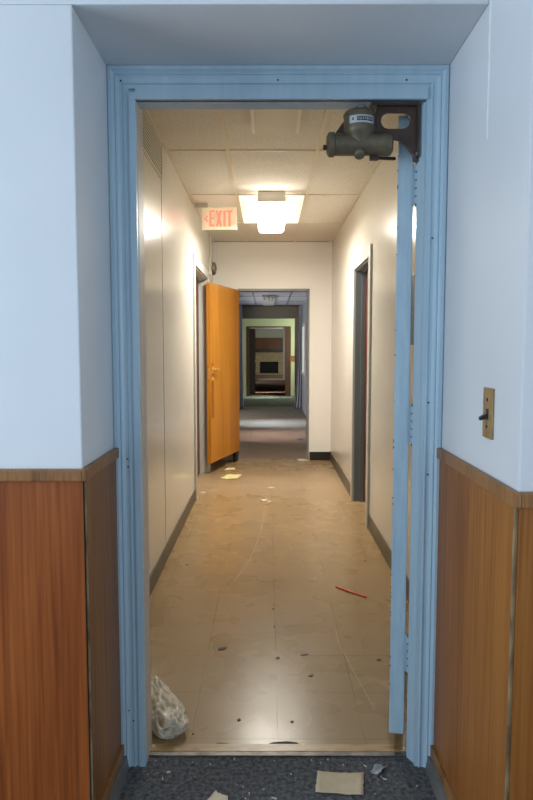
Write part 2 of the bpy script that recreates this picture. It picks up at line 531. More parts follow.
# ------------------------------------------------------------------ blue door casing (one U-shaped moulded frame), linings, threshold
prof = [(0.0, 0.0), (0.0, 0.026), (0.004, 0.030), (0.013, 0.030), (0.017, 0.024), (0.021, 0.020), (0.0225, 0.022), (0.025, 0.022), (0.0265, 0.017),
        (0.034, 0.013), (0.044, 0.012), (0.0455, 0.015), (0.049, 0.015), (0.0505, 0.009), (0.0615, 0.008), (0.0615, 0.0)]
bmv = bmesh.new()
rings = []
for (w, d) in prof:
    y = YC + 0.02 - d
    pts = [(RL + w, y, 0.0), (RL + w, y, ZS - w), (RR - 0.001 - w, y, ZS - w), (RR - 0.001 - w, y, 0.0)]
    rings.append([bmv.verts.new(p) for p in pts])
for i in range(len(rings)):
    j = (i + 1) % len(rings)
    for k in range(3):
        bmv.faces.new((rings[i][k], rings[i][k + 1], rings[j][k + 1], rings[j][k]))
bmv.faces.new([r[0] for r in rings])
bmv.faces.new([r[3] for r in reversed(rings)])
bmesh.ops.recalc_face_normals(bmv, faces=bmv.faces)
me = bpy.data.meshes.new('trim_12')
bmv.to_mesh(me)
bmv.free()
me.materials.append(M['blue'])
casing = bpy.data.objects.new('trim_12', me)
COL.objects.link(casing)
tag(casing, 'moulded blue-painted casing framing the open doorway', 'door casing', None, 'structure')
JL, JR = -0.405, 0.485
boxes('blue_stop', M['blue'], [(RL + 0.0615, JL, YC + 0.006, YC + 0.03, 0, ZO + 0.02), (JL, JR + 0.0015, YC + 0.006, YC + 0.03, ZO, ZS - 0.0615)], parent=casing)
MB().prism([(JR + 0.001, YC + 0.029, 0), (0.4695, YC + 0.058, 0), (0.4695, YC + 0.064, 0), (JR + 0.001, YC + 0.064, 0)], (0, 0, ZO)).build('hinge_side_stop', M['blue'], casing)
boxes('nail_hole', M['debris'], [(x - 0.0022, x + 0.0022, YC + 0.004, YC + 0.0085, z - 0.0022, z + 0.0022) for x, z in
      ((RL + 0.04, 2.19), (0.03, 2.192), (0.42, 2.192), (RL + 0.04, 1.03), (RL + 0.042, 1.005), (RL + 0.03, 0.195), (RL + 0.045, 0.16), (0.508, 1.72), (0.506, 1.21), (0.508, 0.98))], parent=casing)
boxes('trim_13', M['jamb_cream'], [(RL, JL + 0.001, YC + 0.03, 2.125, 0, ZO)], 'beige lining of the doorway, left jamb', 'door jamb')
boxes('trim_14', M['blue'], [(JR, RR, YC + 0.02, 2.115, 0, ZO)], 'blue lining of the doorway, hinge jamb', 'door jamb')
boxes('trim_15', M['blue'], [(RL, RR, YC + 0.02, 2.1, ZO, ZS)], 'blue lining of the doorway, head jamb', 'door jamb')
boxes('wall_hall_near', M['cream_flat'], [(XL, RL, 2.1199, 2.14, 0, ZS), (RR, XR, 2.1199, 2.14, 0, ZS), (XL, XR, 2.1199, 2.14, ZS, ZC + 0.05)], 'hall side of the wall around the blue doorway', 'wall')
th = boxes('trim_16', M['strip_tan'], [(JL, JR, 2.088, 2.128, -0.05, 0.006)], 'worn tan wooden threshold strip between carpet and tiles', 'threshold')
boxes('metal_nosing', M['strip_metal'], [(JL + 0.001, JR - 0.001, 2.066, 2.088, -0.05, 0.005)], parent=th)

# ------------------------------------------------------------------ hall shell
boxes('floor', M['floor'], [(XL - 0.2, XR + 0.2, 2.128, 7.95, -0.06, 0)], 'shiny tan vinyl tile floor of the hallway', 'floor')
LD0, LD1 = 5.80, 7.02      # left doorway clear opening
RD0, RD1 = 4.90, 5.72      # right doorway clear opening
T = 0.14
wl = boxes('wall_hall_left', M['cream_gloss'], [(XL - T, XL, 2.12, LD0, 0, ZC + 0.05), (XL - T, XL, LD0, LD1, 2.13, ZC + 0.05), (XL - T, XL, LD1, YE, 0, ZC + 0.05)],
           'glossy cream left wall of the hallway', 'wall')
boxes('panel_seam', M['gap'], [(XL - 0.001, XL + 0.0012, 4.075, 4.081, 0.1, ZC)], parent=wl)
wrr = boxes('wall_hall_right', M['cream_gloss'], [(XR, XR + T, 2.12, RD0, 0, ZC + 0.05), (XR, XR + T, RD0, RD1, 2.08, ZC + 0.05), (XR, XR + T, RD1, YE, 0, ZC + 0.05)],
            'glossy cream right wall of the hallway', 'wall')
EL, ER, EZ = -0.37, 0.492, 2.09
boxes('wall_hall_end', M['cream_flat'], [(XL - T, EL, YE, YE + 0.13, 0, ZC + 0.05), (ER, XR + T, YE, YE + 0.13, 0, ZC + 0.05), (EL, ER, YE, YE + 0.13, EZ, ZC + 0.05)],
      'cream end wall of the hallway around the far doorway', 'wall')
boxes('baseboard_hall_left', M['base_dark'], [(XL, XL + 0.008, 2.14, LD0 - 0.09, 0, 0.105)], 'dark olive vinyl baseboard along the left hall wall', 'baseboard', bev=0.002)
boxes('baseboard_hall_right', M['base_dark'], [(XR - 0.008, XR, 2.14, RD0 - 0.09, 0, 0.115), (XR - 0.008, XR, RD1 + 0.1, YE - 0.004, 0, 0.115)], 'dark olive vinyl baseboard along the right hall wall', 'baseboard', bev=0.002)
boxes('baseboard_hall_end', M['base_black'], [(ER + 0.02, XR - 0.008, YE - 0.008, YE, 0, 0.105)], 'black baseboard on the end wall right of the far doorway', 'baseboard', bev=0.002)
boxes('trim_17', M['grey_frame'], [(EL, EL + 0.012, YE - 0.012, YE + 0.135, 0, EZ), (ER - 0.012, ER + 0.012, YE - 0.012, YE + 0.14, 0, EZ + 0.012), (EL, ER, YE - 0.012, YE + 0.14, EZ - 0.014, EZ + 0.012)],
      'thin grey metal frame of the far doorway', 'door frame')


def side_frame(name, X, s, y0, y1, z1, cw, face, inner, label):
    """metal frame of a doorway in a side wall; s=+1 right wall, -1 left wall (casing stands proud into the hall)"""
    a, b = (X - 0.018, X + 0.001) if s > 0 else (X - 0.001, X + 0.018)
    o = MB()
    o.box(a, b, y0 - cw, y0, 0, z1 + cw, bev=0.003)
    o.box(a, b, y1, y1 + cw, 0, z1 + cw, bev=0.003)
    o.box(a, b, y0, y1, z1, z1 + cw, bev=0.003)
    o = o.build(name, face)
    tag(o, label, 'door frame', None, 'structure')
    i0, i1 = (X, X + 0.14) if s > 0 else (X - 0.14, X)
    j = MB()
    j.box(i0, i1, y0 - 0.001, y0 + 0.012, 0, z1)
    j.box(i0, i1, y1 - 0.012, y1 + 0.001, 0, z1)
    j.box(i0, i1, y0, y1, z1 - 0.012, z1 + 0.001)
    st = (X + 0.05, X + 0.088) if s > 0 else (X - 0.088, X - 0.05)
    j.box(st[0], st[1], y1 - 0.028, y1 - 0.012, 0, z1 - 0.012)
    j.box(st[0], st[1], y0 + 0.012, y0 + 0.028, 0, z1 - 0.012)
    j.box(st[0], st[1], y0, y1, z1 - 0.028, z1 - 0.012)
    j.build('inner_lining', inner, o)
    return o


side_frame('trim_18', XL, -1, LD0, LD1, 2.13, 0.085, M['grey_frame_light'], M['grey_frame_light'], 'pale grey metal frame of the doorway in the left hall wall')
side_frame('trim_19', XR, 1, RD0, RD1, 2.07, 0.085, M['grey_frame_light'], M['grey_frame_dark'], 'grey metal frame of the doorway in the right hall wall')
for nm, x, y0, y1, zt, lab in (('door_3', XL - 0.132, LD0, LD1, 2.11, 'dark red-brown door set back in the left hall wall'), ('door_4', XR + 0.09, RD0, RD1, 2.05, 'dark red-brown door set back in the right hall wall')):
    d = boxes(nm, M['red_door'], [(x, x + 0.042, y0 + 0.015, y1 - 0.015, 0.008, zt)], lab, 'door', bev=0.003)
    kx = x + 0.042 if x < 0 else x
    s = 1 if x < 0 else -1
    kb = MB()
    kb.cyl((kx, y0 + 0.09, 1.0), (kx + s * 0.008, y0 + 0.09, 1.0), 0.028)
    kb.cyl((kx + s * 0.008, y0 + 0.09, 1.0), (kx + s * 0.034, y0 + 0.09, 1.0), 0.012)
    kb.lathe([(0.012, 0), (0.024, 0.006), (0.027, 0.016), (0.02, 0.026), (0.004, 0.03)], (kx + s * 0.03, y0 + 0.09, 1.0), (s, 0, 0))
    kb.build('door_knob', M['brass'], d, True)

# hall ceiling: tiles with a grid of T-bars
ce = boxes('ceiling', M['ceil'], [(XL - T, XR + T, 2.12, YE + 0.1, ZC, ZC + 0.04)], 'speckled acoustic tile ceiling of the hallway', 'ceiling')
rows = [3.08, 4.28, 5.48, 6.68]
mb = MB()
for x in (-0.262, 0.322):
    mb.box(x - 0.012, x + 0.012, 2.14, YE, ZC - 0.006, ZC + 0.002)
for y in rows:
    mb.box(XL, XR, y - 0.012, y + 0.012, ZC - 0.0055, ZC + 0.002)
mb.box(XL, XL + 0.02, 2.14, YE, ZC - 0.005, ZC)
mb.box(XR - 0.02, XR, 2.14, YE, ZC - 0.005, ZC)
mb.box(XL, XR, YE - 0.02, YE, ZC - 0.005, ZC)
mb.build('ceiling_grid', M['tbar'], ce)
# narrow dark strips beside two cross bars and the end trim
boxes('tile_gap', M['gap'], [(XL + 0.02, 0.31, 4.293, 4.300, ZC - 0.003, ZC + 0.001), (XL + 0.02, -0.28, 5.494, 5.498, ZC - 0.003, ZC + 0.001), (XL + 0.02, 0.72, YE - 0.03, YE - 0.022, ZC - 0.003, ZC + 0.001)], parent=ce)

# ------------------------------------------------------------------ rooms beyond the hall (seen through the far doorway)
ZB = 2.37
YB, YG, YD, YF = 14.8, 18.6, 28.0, 34.5
boxes('floor_far', M['far_floor'], [(-2.4, 2.2, 7.95, 15.2, -0.06, 0)], 'dusty tiled floor beyond the far doorway', 'floor')
boxes('floor_green', M['moss_floor'], [(-2.4, 2.2, 15.2, YG, -0.06, 0)], 'dim greenish floor of the pale green room', 'floor')
boxes('floor_rust', M['rust_floor'], [(-2.4, 2.2, YG, YF, -0.06, 0)], 'rust-brown floor of the furthest rooms', 'floor')
cf = boxes('ceiling_far', M['ceil_far'], [(-2.4, 2.2, 7.9, YF + 0.2, ZB, ZB + 0.05)], 'grey tile ceiling beyond the far doorway', 'ceiling')
mb = MB()
for x in (-0.27, 0.42):
    mb.box(x - 0.014, x + 0.014, 7.98, YB, ZB - 0.006, ZB + 0.002)
for k in range(6):
    mb.box(-0.66, 0.77, 8.6 + 1.22 * k, 8.628 + 1.22 * k, ZB - 0.0055, ZB + 0.002)
mb.build('ceiling_grid', M['tbar_far'], cf)
boxes('wall_far_left', M['grey_wall'], [(-0.8, XL, 7.98, 9.5, 0, ZB), (-0.8, XL, 10.8, 11.2, 0, ZB), (-0.8, XL, 14.1, YB, 0, ZB), (-0.8, XL, 9.5, 10.8, 2.05, ZB), (-0.8, XL, 11.2, 14.1, 2.05, ZB)],
      'pale grey left wall beyond the far doorway, with two side openings', 'wall')  # second opening widened so the added fill reaches the header
boxes('wall_far_right', M['grey_wall'], [(XR, XR + 0.14, 7.98, 12.9, 0, ZB), (XR, XR + 0.14, 13.75, YB, 0, ZB), (XR, XR + 0.14, 12.9, 13.75, 0, 0.86), (XR, XR + 0.14, 12.9, 13.75, 1.87, ZB)],
      'pale grey right wall beyond the far doorway', 'wall')
boxes('wall_far_end', M['taupe'], [(-2.4, -0.6, YB, YB + 0.14, 0, ZB), (0.7, 2.2, YB, YB + 0.14, 0, ZB), (-0.6, 0.7, YB, YB + 0.14, 2.07, ZB)], 'taupe header wall over the wide opening', 'wall')
boxes('trim_20', M['brown_far'], [(-0.66, XR, YB - 0.02, YB, ZB - 0.03, ZB)], 'rusty strip under the far ceiling edge', 'ceiling trim')
boxes('wall_side_rooms', M['far_pale'], [(-2.4, -2.3, 7.98, YF, 0, ZB), (2.1, 2.2, 7.98, YF, 0, ZB), (-2.4, -0.8, 7.85, 7.98, 0, ZB), (0.9, 2.2, 7.85, 7.98, 0, ZB)], 'outer walls of the side rooms', 'wall')
# pale green wall with a brown-lined doorway
boxes('wall_green', M['green'], [(-2.4, -0.63, YG, YG + 0.12, 0, ZB), (-0.63, 0.66, YG, YG + 0.12, 2.02, ZB), (0.66, 0.79, YG, YG + 0.12, 0, ZB)], 'pale green wall around the third doorway', 'wall')
boxes('wall_green_unlit', M['dark_far'], [(0.79, 2.2, YG - 0.02, YG + 0.12, 0, ZB)], 'strip beside the pale green wall, coloured dark as unlit', 'wall')  # dark colour stands in for the unlit wall
mb = MB()
random.seed(3)
mb.box(0.645, 0.795, YG - 0.006, YG + 0.001, 1.0, 1.17)
mb.build('rust_stain', M['green_stain'], bpy.data.objects['wall_green'])
boxes('trim_21', M['brown_far'], [(0.5, 0.662, YG - 0.002, YG + 0.2, 0, 2.02), (-0.632, -0.55, YG - 0.002, YG + 0.2, 0, 2.02), (-0.55, 0.5, YG - 0.002, YG + 0.2, 1.99, 2.02)], 'brown wooden lining of the third doorway', 'door frame')
d5 = boxes('door_5', M['dark_far'], [(-0.56, -0.39, 19.0, 19.9, 0.01, 1.96)], 'dark stained door standing open in the third doorway', 'door', bev=0.004)
mb = MB()
mb.cyl((-0.39, 19.06, 1.0), (-0.35, 19.06, 1.0), 0.025)
mb.build('door_knob', M['brass'], d5, True)
# last opening and the fireplace room
boxes('wall_last_left', M['dim_wall'], [(-2.4, -0.78, YD, YD + 0.14, 0, ZB)], 'dim wall left of the last opening', 'wall')
boxes('wall_last_right', M['dim_wall'], [(0.78, 2.2, YD, YD + 0.14, 0, ZB)], 'dim wall right of the last opening', 'wall')
boxes('trim_22', M['white_far'], [(0.655, 0.765, YD - 0.02, YD + 0.16, 0, ZB)], 'white jamb of the last opening before the fireplace', 'door frame')
boxes('trim_23', M['white_far'], [(-0.78, 0.78, YD - 0.03, YD + 0.3, 0, 0.06)], 'white sill strip on the floor of the last opening', 'threshold')
boxes('wall_fireplace', M['far_pale'], [(-2.4, 2.2, YF + 0.102, YF + 0.2, 0, ZB)], 'pale sage wall behind the fireplace', 'wall')
boxes('wall_d_left', M['dim_wall'], [(-0.86, -0.8, 20.4, 25.4, 0, ZB), (-0.86, -0.8, 27.4, YD, 0, ZB)], 'dim olive left wall of the fourth room', 'wall')  # gap near the far end lets the added fill light in
boxes('wall_d_right', M['brown_far'], [(0.86, 0.92, YG + 0.3, YD, 0, ZB)], 'brown right wall of the fourth room', 'wall')

fp = thing('fireplace', (0.06, YF, 0), 'cream stone fireplace with brown wood panelling at the very end of the corridor', 'fireplace')
mb = MB((0.06, YF, 0))
mb.box(-0.68, -0.44, YF - 0.12, YF + 0.1, 0.06, 1.19, bev=0.01)
mb.box(0.55, 0.9, YF - 0.12, YF + 0.1, 0.06, 1.19, bev=0.01)
mb.box(-0.44, 0.55, YF - 0.12, YF + 0.1, 0.67, 1.19, bev=0.01)
mb.build('surround', M['stone'], fp)
MB((0.06, YF, 0)).box(-0.44, 0.55, YF + 0.06, YF + 0.1, 0.06, 0.67).build('firebox', M['firebox_black'], fp)  # near-black sheet at the back of the fireplace opening
MB((0.06, YF, 0)).box(-0.74, 0.96, YF - 0.24, YF + 0.1, 1.19, 1.35, bev=0.01).build('mantel', M['dark_far'], fp)
MB((0.06, YF, 0)).box(-0.74, 0.96, YF - 0.05, YF + 0.1, 1.35, 1.95).build('overmantel_panelling', M['far_panel'], fp)
MB((0.06, YF, 0)).box(-0.8, 1.0, YF - 0.8, YF + 0.05, 0, 0.06, bev=0.01).build('hearth', M['stone'], fp)
gm = MB((0.06, YF, 0))
for k in range(7):
    gm.cyl((-0.3 + 0.11 * k, YF - 0.02, 0.1), (-0.3 + 0.11 * k, YF - 0.02, 0.4), 0.008, seg=8)
gm.box(-0.34, 0.4, YF - 0.03, YF - 0.01, 0.16, 0.18)
gm.box(-0.34, 0.4, YF - 0.03, YF - 0.01, 0.06, 0.1)
gm.build('grate', M['black'], fp)

# ------------------------------------------------------------------ doors
# blue door, swung open past square into the hall; seen almost edge-on
th_d = math.radians(11.6)
DW, DTK = 0.86, 0.05
hinge = Vector((0.470, 2.121, 0.0))       # near right corner of the hinge edge
d1 = thing('door_1', hinge, 'blue-painted door swung fully open into the hall, seen edge-on beside its hinges', 'door', None, 'structure')
mb = MB()
mb.box(-DTK, 0, 0, DW, 0.045, 2.128, bev=0.003)
slab = mb.build('door_slab', M['blue_worn'], d1)
slab.location = (0, 0, 0)
slab.rotation_euler = (0, 0, -th_d)
random.seed(8)
mb = MB()
for k in range(26):
    z = random.uniform(0.1, 2.0)
    w = random.uniform(0.0015, 0.003)
    mb.box(-DTK - 0.0004, -DTK + w, -0.0004, w, z, z + random.uniform(0.002, 0.008))
ch = mb.build('chipped_paint', M['debris'], slab)
ch.location = (0, 0, 0)
for zc in (1.905, 1.128, 0.342):
    hx, hy = 0.478, 2.104
    zl = 0.064
    hp = MB()
    for k in range(5):
        z0 = zc - zl + k * 2 * zl / 5
        hp.cyl((hx, hy, z0 + 0.003), (hx, hy, z0 + 2 * zl / 5 - 0.003), 0.0075, seg=14)
    hp.box(0.4625, hx, 2.1125, 2.1165, zc - zl, zc + zl, bev=0.0008)
    hp.box(hx - 0.001, 0.4855, 2.09, 2.116, zc - zl, zc + zl, bev=0.0008)
    h_ = hp.build('hinge', M['blue'], d1, True)
    h_.location = -d1.location
    pn = MB().cyl((hx, hy, zc - zl - 0.006), (hx, hy, zc + zl + 0.006), 0.0046, seg=12).build('hinge_pin', M['debris'], None, True)
    pn.parent = h_
    pn.location = (0, 0, 0)

# oak door of the far doorway, swung towards us against the left wall
hg = Vector((-0.352, 7.83, 0))
end = Vector((-0.622, 6.92, 0))
vv = end - hg
ang = math.atan2(vv.y, vv.x)
L2 = vv.length
d2 = thing('door_2', hg, 'amber oak veneer door standing open at the end of the hall', 'door', None, 'structure')
d2.rotation_euler = (0, 0, ang)


def door_part(name, material, fn, parent=d2, smooth=False):
    mb = MB()
    fn(mb)
    o = mb.build(name, material, None, smooth)
    o.parent = parent
    o.location = (0, 0, 0)
    return o


# local frame: +x along the door from the hinge, visible face is at +y... (towards the hall)
door_part('door_slab', M['wood_door'], lambda m: m.box(0, L2, -0.044, 0, 0.125, 2.085, bev=0.002))
door_part('push_plate', M['wood_door_edge'], lambda m: m.box(L2 - 0.1, L2 - 0.012, -0.001, 0.0015, 0.62, 1.22, bev=0.0006))


def handle(m):
    m.box(L2 - 0.085, L2 - 0.045, 0, 0.004, 1.11, 1.185, bev=0.0015)
    m.cyl((L2 - 0.065, 0.004, 1.15), (L2 - 0.065, 0.045, 1.15), 0.011)
    m.cyl((L2 - 0.055, 0.045, 1.15), (L2 - 0.14, 0.05, 1.15), 0.012, 0.010)


door_part('lever_handle', M['brass'], handle, smooth=True)


def lock(m):
    m.cyl((L2 - 0.065, 0, 1.045), (L2 - 0.065, 0.008, 1.045), 0.026)
    m.cyl((L2 - 0.065, 0.008, 1.045), (L2 - 0.065, 0.014, 1.045), 0.016)


door_part('lock_cylinder', M['brass'], lock, smooth=True)
door_part('latch_plate', M['brass'], lambda m: (m.box(L2 - 0.001, L2 + 0.002, -0.036, -0.01, 1.05, 1.17), m.box(L2, L2 + 0.01, -0.03, -0.016, 1.14, 1.16)))
door_part('door_shoe', M['black'], lambda m: m.box(0.03, 0.13, -0.04, -0.006, 0.0, 0.125, bev=0.004))

# ------------------------------------------------------------------ door closer in the top right corner of the doorway
CY = 2.056
dc = thing('door_closer', (0.285, CY, 2.014), 'bronze pot-bellied door closer hanging from a dark slotted bracket in the doorway corner', 'door closer')
O = (0.285, CY, 2.014)
MB(O).lathe([(0.026, -0.102), (0.034, -0.098), (0.0375, -0.094), (0.0375, -0.08), (0.0335, -0.077), (0.0325, 0.06), (0.0345, 0.072), (0.0355, 0.085), (0.0335, 0.096), (0.026, 0.102)], O, (1, 0, 0), 40).build('cylinder_body', M['closer'], dc, True)
MB(O).lathe([(0.034, 0.0), (0.038, 0.018), (0.045, 0.028), (0.0485, 0.036), (0.0495, 0.042), (0.0495, 0.082), (0.0515, 0.084), (0.0515, 0.089), (0.046, 0.097), (0.028, 0.103), (0.02, 0.104)], O, (0, 0, 1), 48).build('spring_pot', M['closer'], dc, True)
mb = MB(O)
mb.lathe([(0.017, 0), (0.017, 0.012), (0.012, 0.015)], (0.287, CY, 2.116), (0, 0, 1), 6)
mb.build('spindle_nut', M['steel'], dc, True)
MB(O).lathe([(0.017, -0.01), (0.017, 0.004), (0.013, 0.009), (0.006, 0.011)], (0.283, CY - 0.02, 1.98), (0.0, -0.7, -0.7), 24).build('valve_cap', M['closer'], dc, True)
MB(O).cyl((0.183, CY, 2.006), (0.172, CY, 2.006), 0.008, seg=8).build('adjusting_screw', M['bracket'], dc)
# left support strap
MB(O).prism([(0.205, CY + 0.012, 2.045), (0.245, CY + 0.012, 2.045), (0.245, CY + 0.012, 2.088), (0.236, CY + 0.012, 2.088)], (0, 0.014, 0)).build('support_lug', M['bracket'], dc)
# name plate, curved round the pot
bmv = bmesh.new()
px, pr = 0.285, 0.0498


def curved(bmv, a0, a1, z0, z1, r, seg):
    lo = []
    hi = []
    for k in range(seg + 1):
        a = a0 + (a1 - a0) * k / seg
        x, y = px + r * math.sin(a), CY - r * math.cos(a)
        lo.append(bmv.verts.new((x, y, z0)))
        hi.append(bmv.verts.new((x, y, z1)))
    lo2, hi2 = [], []
    for k in range(seg + 1):
        a = a0 + (a1 - a0) * k / seg
        x, y = px + (r - 0.001) * math.sin(a), CY - (r - 0.001) * math.cos(a)
        lo2.append(bmv.verts.new((x, y, z0)))
        hi2.append(bmv.verts.new((x, y, z1)))
    for k in range(seg):
        bmv.faces.new((lo[k], lo[k + 1], hi[k + 1], hi[k]))
        bmv.faces.new((hi[k], hi[k + 1], hi2[k + 1], hi2[k]))
        bmv.faces.new((lo2[k], lo2[k + 1], lo[k + 1], lo[k]))
    bmv.faces.new((lo[0], hi[0], hi2[0], lo2[0]))
    bmv.faces.new((lo[-1], lo2[-1], hi2[-1], hi[-1]))


def finish(bmv, name, material, parent, org):
    bmesh.ops.recalc_face_normals(bmv, faces=bmv.faces)
    for v in bmv.verts:
        v.co -= Vector(org)
    me = bpy.data.meshes.new(name)
    bmv.to_mesh(me)
    bmv.free()
    me.materials.append(material)
    o = bpy.data.objects.new(name, me)
    COL.objects.link(o)
    if parent:
        o.parent = parent
        base = parent.location if parent.parent is None else parent.location + parent.parent.location
        o.location = Vector(org) - base
    else:
        o.location = org
    return o


curved(bmv, -0.80, 0.86, 2.066, 2.0885, pr, 24)
np_ = finish(bmv, 'name_plate', M['plate_silver'], dc, O)
bmv = bmesh.new()
curved(bmv, -0.30, 0.76, 2.0715, 2.0845, pr + 0.0006, 18)
curved(bmv, -0.60, -0.50, 2.0745, 2.0815, pr + 0.0006, 2)
finish(bmv, 'dark_print', M['plate_dark'], np_, O)
bmv = bmesh.new()
random.seed(12)
a = -0.24
while a < 0.66:
    w = random.uniform(0.05, 0.085)
    curved(bmv, a, a + w * 0.45, 2.0742, 2.0822, pr + 0.001, 2)
    if random.random() < 0.6:
        curved(bmv, a, a + w, 2.0742 if random.random() < 0.5 else 2.0805, 2.076 if random.random() < 0.5 else 2.0822, pr + 0.001, 2)
    a += w + 0.04
finish(bmv, 'worn_lettering', M['plate_silver'], np_, O)
# slotted corner bracket plate
cu = bpy.data.curves.new('bracket_outline', 'CURVE')
cu.dimensions = '2D'
cu.fill_mode = 'BOTH'
cu.extrude = 0.004
cu.bevel_depth = 0.0015


def poly(pts):
    s = cu.splines.new('POLY')
    s.points.add(len(pts) - 1)
    for q, (x, z) in zip(s.points, pts):
        q.co = (x, z, 0, 1)
    s.use_cyclic_u = True


out = [(0.358, 2.134), (0.4835, 2.134), (0.4835, 1.964), (0.478, 1.964)]
for k in range(9):                          # concave brace curve under the plate
    t = k / 8
    out.append((0.478 - 0.06 * t, 1.972 + 0.058 * math.sin(t * PI / 2)))
out += [(0.385, 2.032), (0.352, 2.036), (0.346, 2.05), (0.349, 2.075), (0.352, 2.115)]
poly(out)
slot = []
cz, r_ = 2.087, 0.026
for k in range(13):
    a = PI / 2 + PI * k / 12
    slot.append((0.392 + r_ * math.cos(a), cz + r_ * math.sin(a)))
for k in range(13):
    a = -PI / 2 + PI * k / 12
    slot.append((0.434 + r_ * math.cos(a), cz + r_ * math.sin(a)))
poly(slot)
tmp = bpy.data.objects.new('tmp_bracket', cu)
COL.objects.link(tmp)
bpy.context.view_layer.update()
me = bpy.data.meshes.new_from_object(tmp.evaluated_get(bpy.context.evaluated_depsgraph_get()))
bpy.data.objects.remove(tmp)
me.transform(Matrix.Rotation(PI / 2, 4, 'X'))
me.transform(Matrix.Translation(Vector((-0.0155, CY + 0.006, 0)) - Vector(O)))
me.materials.clear()
me.materials.append(M['bracket'])
br = bpy.data.objects.new('slotted_bracket', me)
COL.objects.link(br)
br.parent = dc
MB(O).box(0.32, 0.469, CY - 0.016, CY + 0.06, 2.129, 2.137, bev=0.001).build('top_flange', M['bracket'], dc)
MB(O).box(0.463, 0.469, CY - 0.012, CY + 0.05, 1.975, 2.13, bev=0.001).build('side_flange', M['bracket'], dc)
mb = MB(O)
mb.lathe([(0.006, 0), (0.006, 0.003), (0.003, 0.005)], (0.463, CY - 0.006, 1.985), (-1, 0, 0), 12)
mb.build('flange_screw', M['steel'], dc)
# arm reaching to the door
mb = MB(O)
mb.box(0.318, 0.346, CY + 0.0, CY + 0.014, 1.968, 1.986, bev=0.002)
mb.cyl((0.33, CY + 0.012, 1.978), (0.412, CY + 0.085, 1.996), 0.0055, seg=12)
mb.build('closer_arm', M['bracket'], dc, True)

# ------------------------------------------------------------------ ceiling lights, vents, signs
LY0, LY1 = 5.36, 6.60
cl = thing('ceiling_light', (0.03, (LY0 + LY1) / 2, ZC), 'lit fluorescent ceiling light glowing warm white in the hallway', 'ceiling light')
LO = (0.03, (LY0 + LY1) / 2, ZC)


def wrap_profile(w, z0, z1, xc):
    return [(xc - w / 2, z1), (xc - w / 2 + 0.004, z0 + 0.03), (xc - w / 2 + 0.012, z0 + 0.003), (xc, z0), (xc + w / 2 - 0.012, z0 + 0.003), (xc + w / 2 - 0.004, z0 + 0.03), (xc + w / 2, z1)]


LY1 = 6.22
# the tubes behind the lens throw most of their light downwards
area('fluorescent_tubes', (0.03, (LY0 + LY1) / 2, 2.476), (0.03, (LY0 + LY1) / 2, 0.0), 0.22, LY1 - LY0 - 0.04, 46, (1.0, 0.95, 0.85))
MB(LO).prism([(x, LY0, z) for x, z in wrap_profile(0.236, 2.480, 2.578, 0.03)], (0, LY1 - LY0, 0)).build('lens', M['lens'], cl)
MB(LO).box(0.03 - 0.112, 0.03 + 0.112, LY0 - 0.004, LY1 + 0.004, 2.576, ZC - 0.004, bev=0.003).build('housing', M['lamp_metal'], cl)
for x in (0.03 - 0.122, 0.03 + 0.119):
    MB(LO).box(x, x + 0.003, LY0 - 0.002, LY1 + 0.002, 2.495, 2.580).build('light_shield', M['lamp_metal'], cl)  # plates added to keep the lens glow off the ceiling
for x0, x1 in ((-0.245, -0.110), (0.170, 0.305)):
    MB(LO).box(x0, x1, 5.50, 6.665, ZC - 0.008, ZC - 0.001).build('bright_patch_panel', M['patch_glow'], cl)  # added glowing panels that stand in for bright patches on the ceiling tiles

cp = thing('ceiling_panel', (0.04, 3.4, ZC), 'unlit cream boxed ceiling panel with pale rims above the near end of the hall', 'ceiling panel')
MB((0.04, 3.4, ZC)).box(-0.075, 0.158, 2.72, 3.79, ZC - 0.05, ZC - 0.004, bev=0.003).build('diffuser', M['panel_off'], cp)
for x in (-0.092, 0.158):
    MB((0.04, 3.4, ZC)).box(x, x + 0.018, 2.7, 3.8, ZC - 0.052, ZC - 0.002, bev=0.002).build('side_rim', M['panel_rim'], cp)
MB((0.04, 3.4, ZC)).box(-0.074, 0.158, 3.79, 3.8, ZC - 0.045, ZC - 0.002, bev=0.002).build('end_rim', M['panel_off'], cp)

wv = thing('wall_vent', (XL, 3.5, 2.42), 'slatted metal air vent high on the left hall wall near the ceiling', 'vent')
VO = (XL, 3.5, 2.42)
MB(VO).box(XL, XL + 0.004, 2.75, 4.05, 2.43, 2.648).build('backing', M['vent'], wv)
mb = MB(VO)
for k in range(12):
    z = 2.437 + k * 0.0178
    mb.prism([(XL + 0.003, 2.75, z), (XL + 0.0065, 2.75, z), (XL + 0.0065, 2.75, z + 0.0090), (XL + 0.003, 2.75, z + 0.0090)], (0, 1.30, 0))
mb.build('slats', M['vent_slat'], wv)
mb = MB(VO)
mb.box(XL, XL + 0.011, 2.74, 4.056, 2.426, 2.433, bev=0.001)
mb.box(XL, XL + 0.011, 4.05, 4.057, 2.426, 2.655, bev=0.001)
mb.box(XL, XL + 0.016, 2.74, 4.062, 2.648, 2.658, bev=0.001)
mb.build('rim', M['vent_slat'], wv)

EY = 5.8
ex = thing('exit_sign', (-0.43, EY, 2.53), 'cream EXIT sign with red letters and left arrow hanging by the left hall wall', 'sign')
EO = (-0.43, EY, 2.53)
ex0, ex1, ez0, ez1 = -0.588, -0.278, 2.437, 2.63
MB(EO).box(ex0, ex1, EY, EY + 0.035, ez0, ez1, bev=0.004).build('panel', M['exit_face'], ex)
MB(EO).box(ex0 - 0.06, ex0 + 0.05, EY - 0.01, EY + 0.045, ez1 - 0.004, ZC - 0.004, bev=0.003).build('mounting_canopy', M['lamp_metal'], ex)
mb = MB(EO)
ya, yb = EY - 0.003, EY + 0.001
zb, zt = 2.462, 2.602
st = 0.021


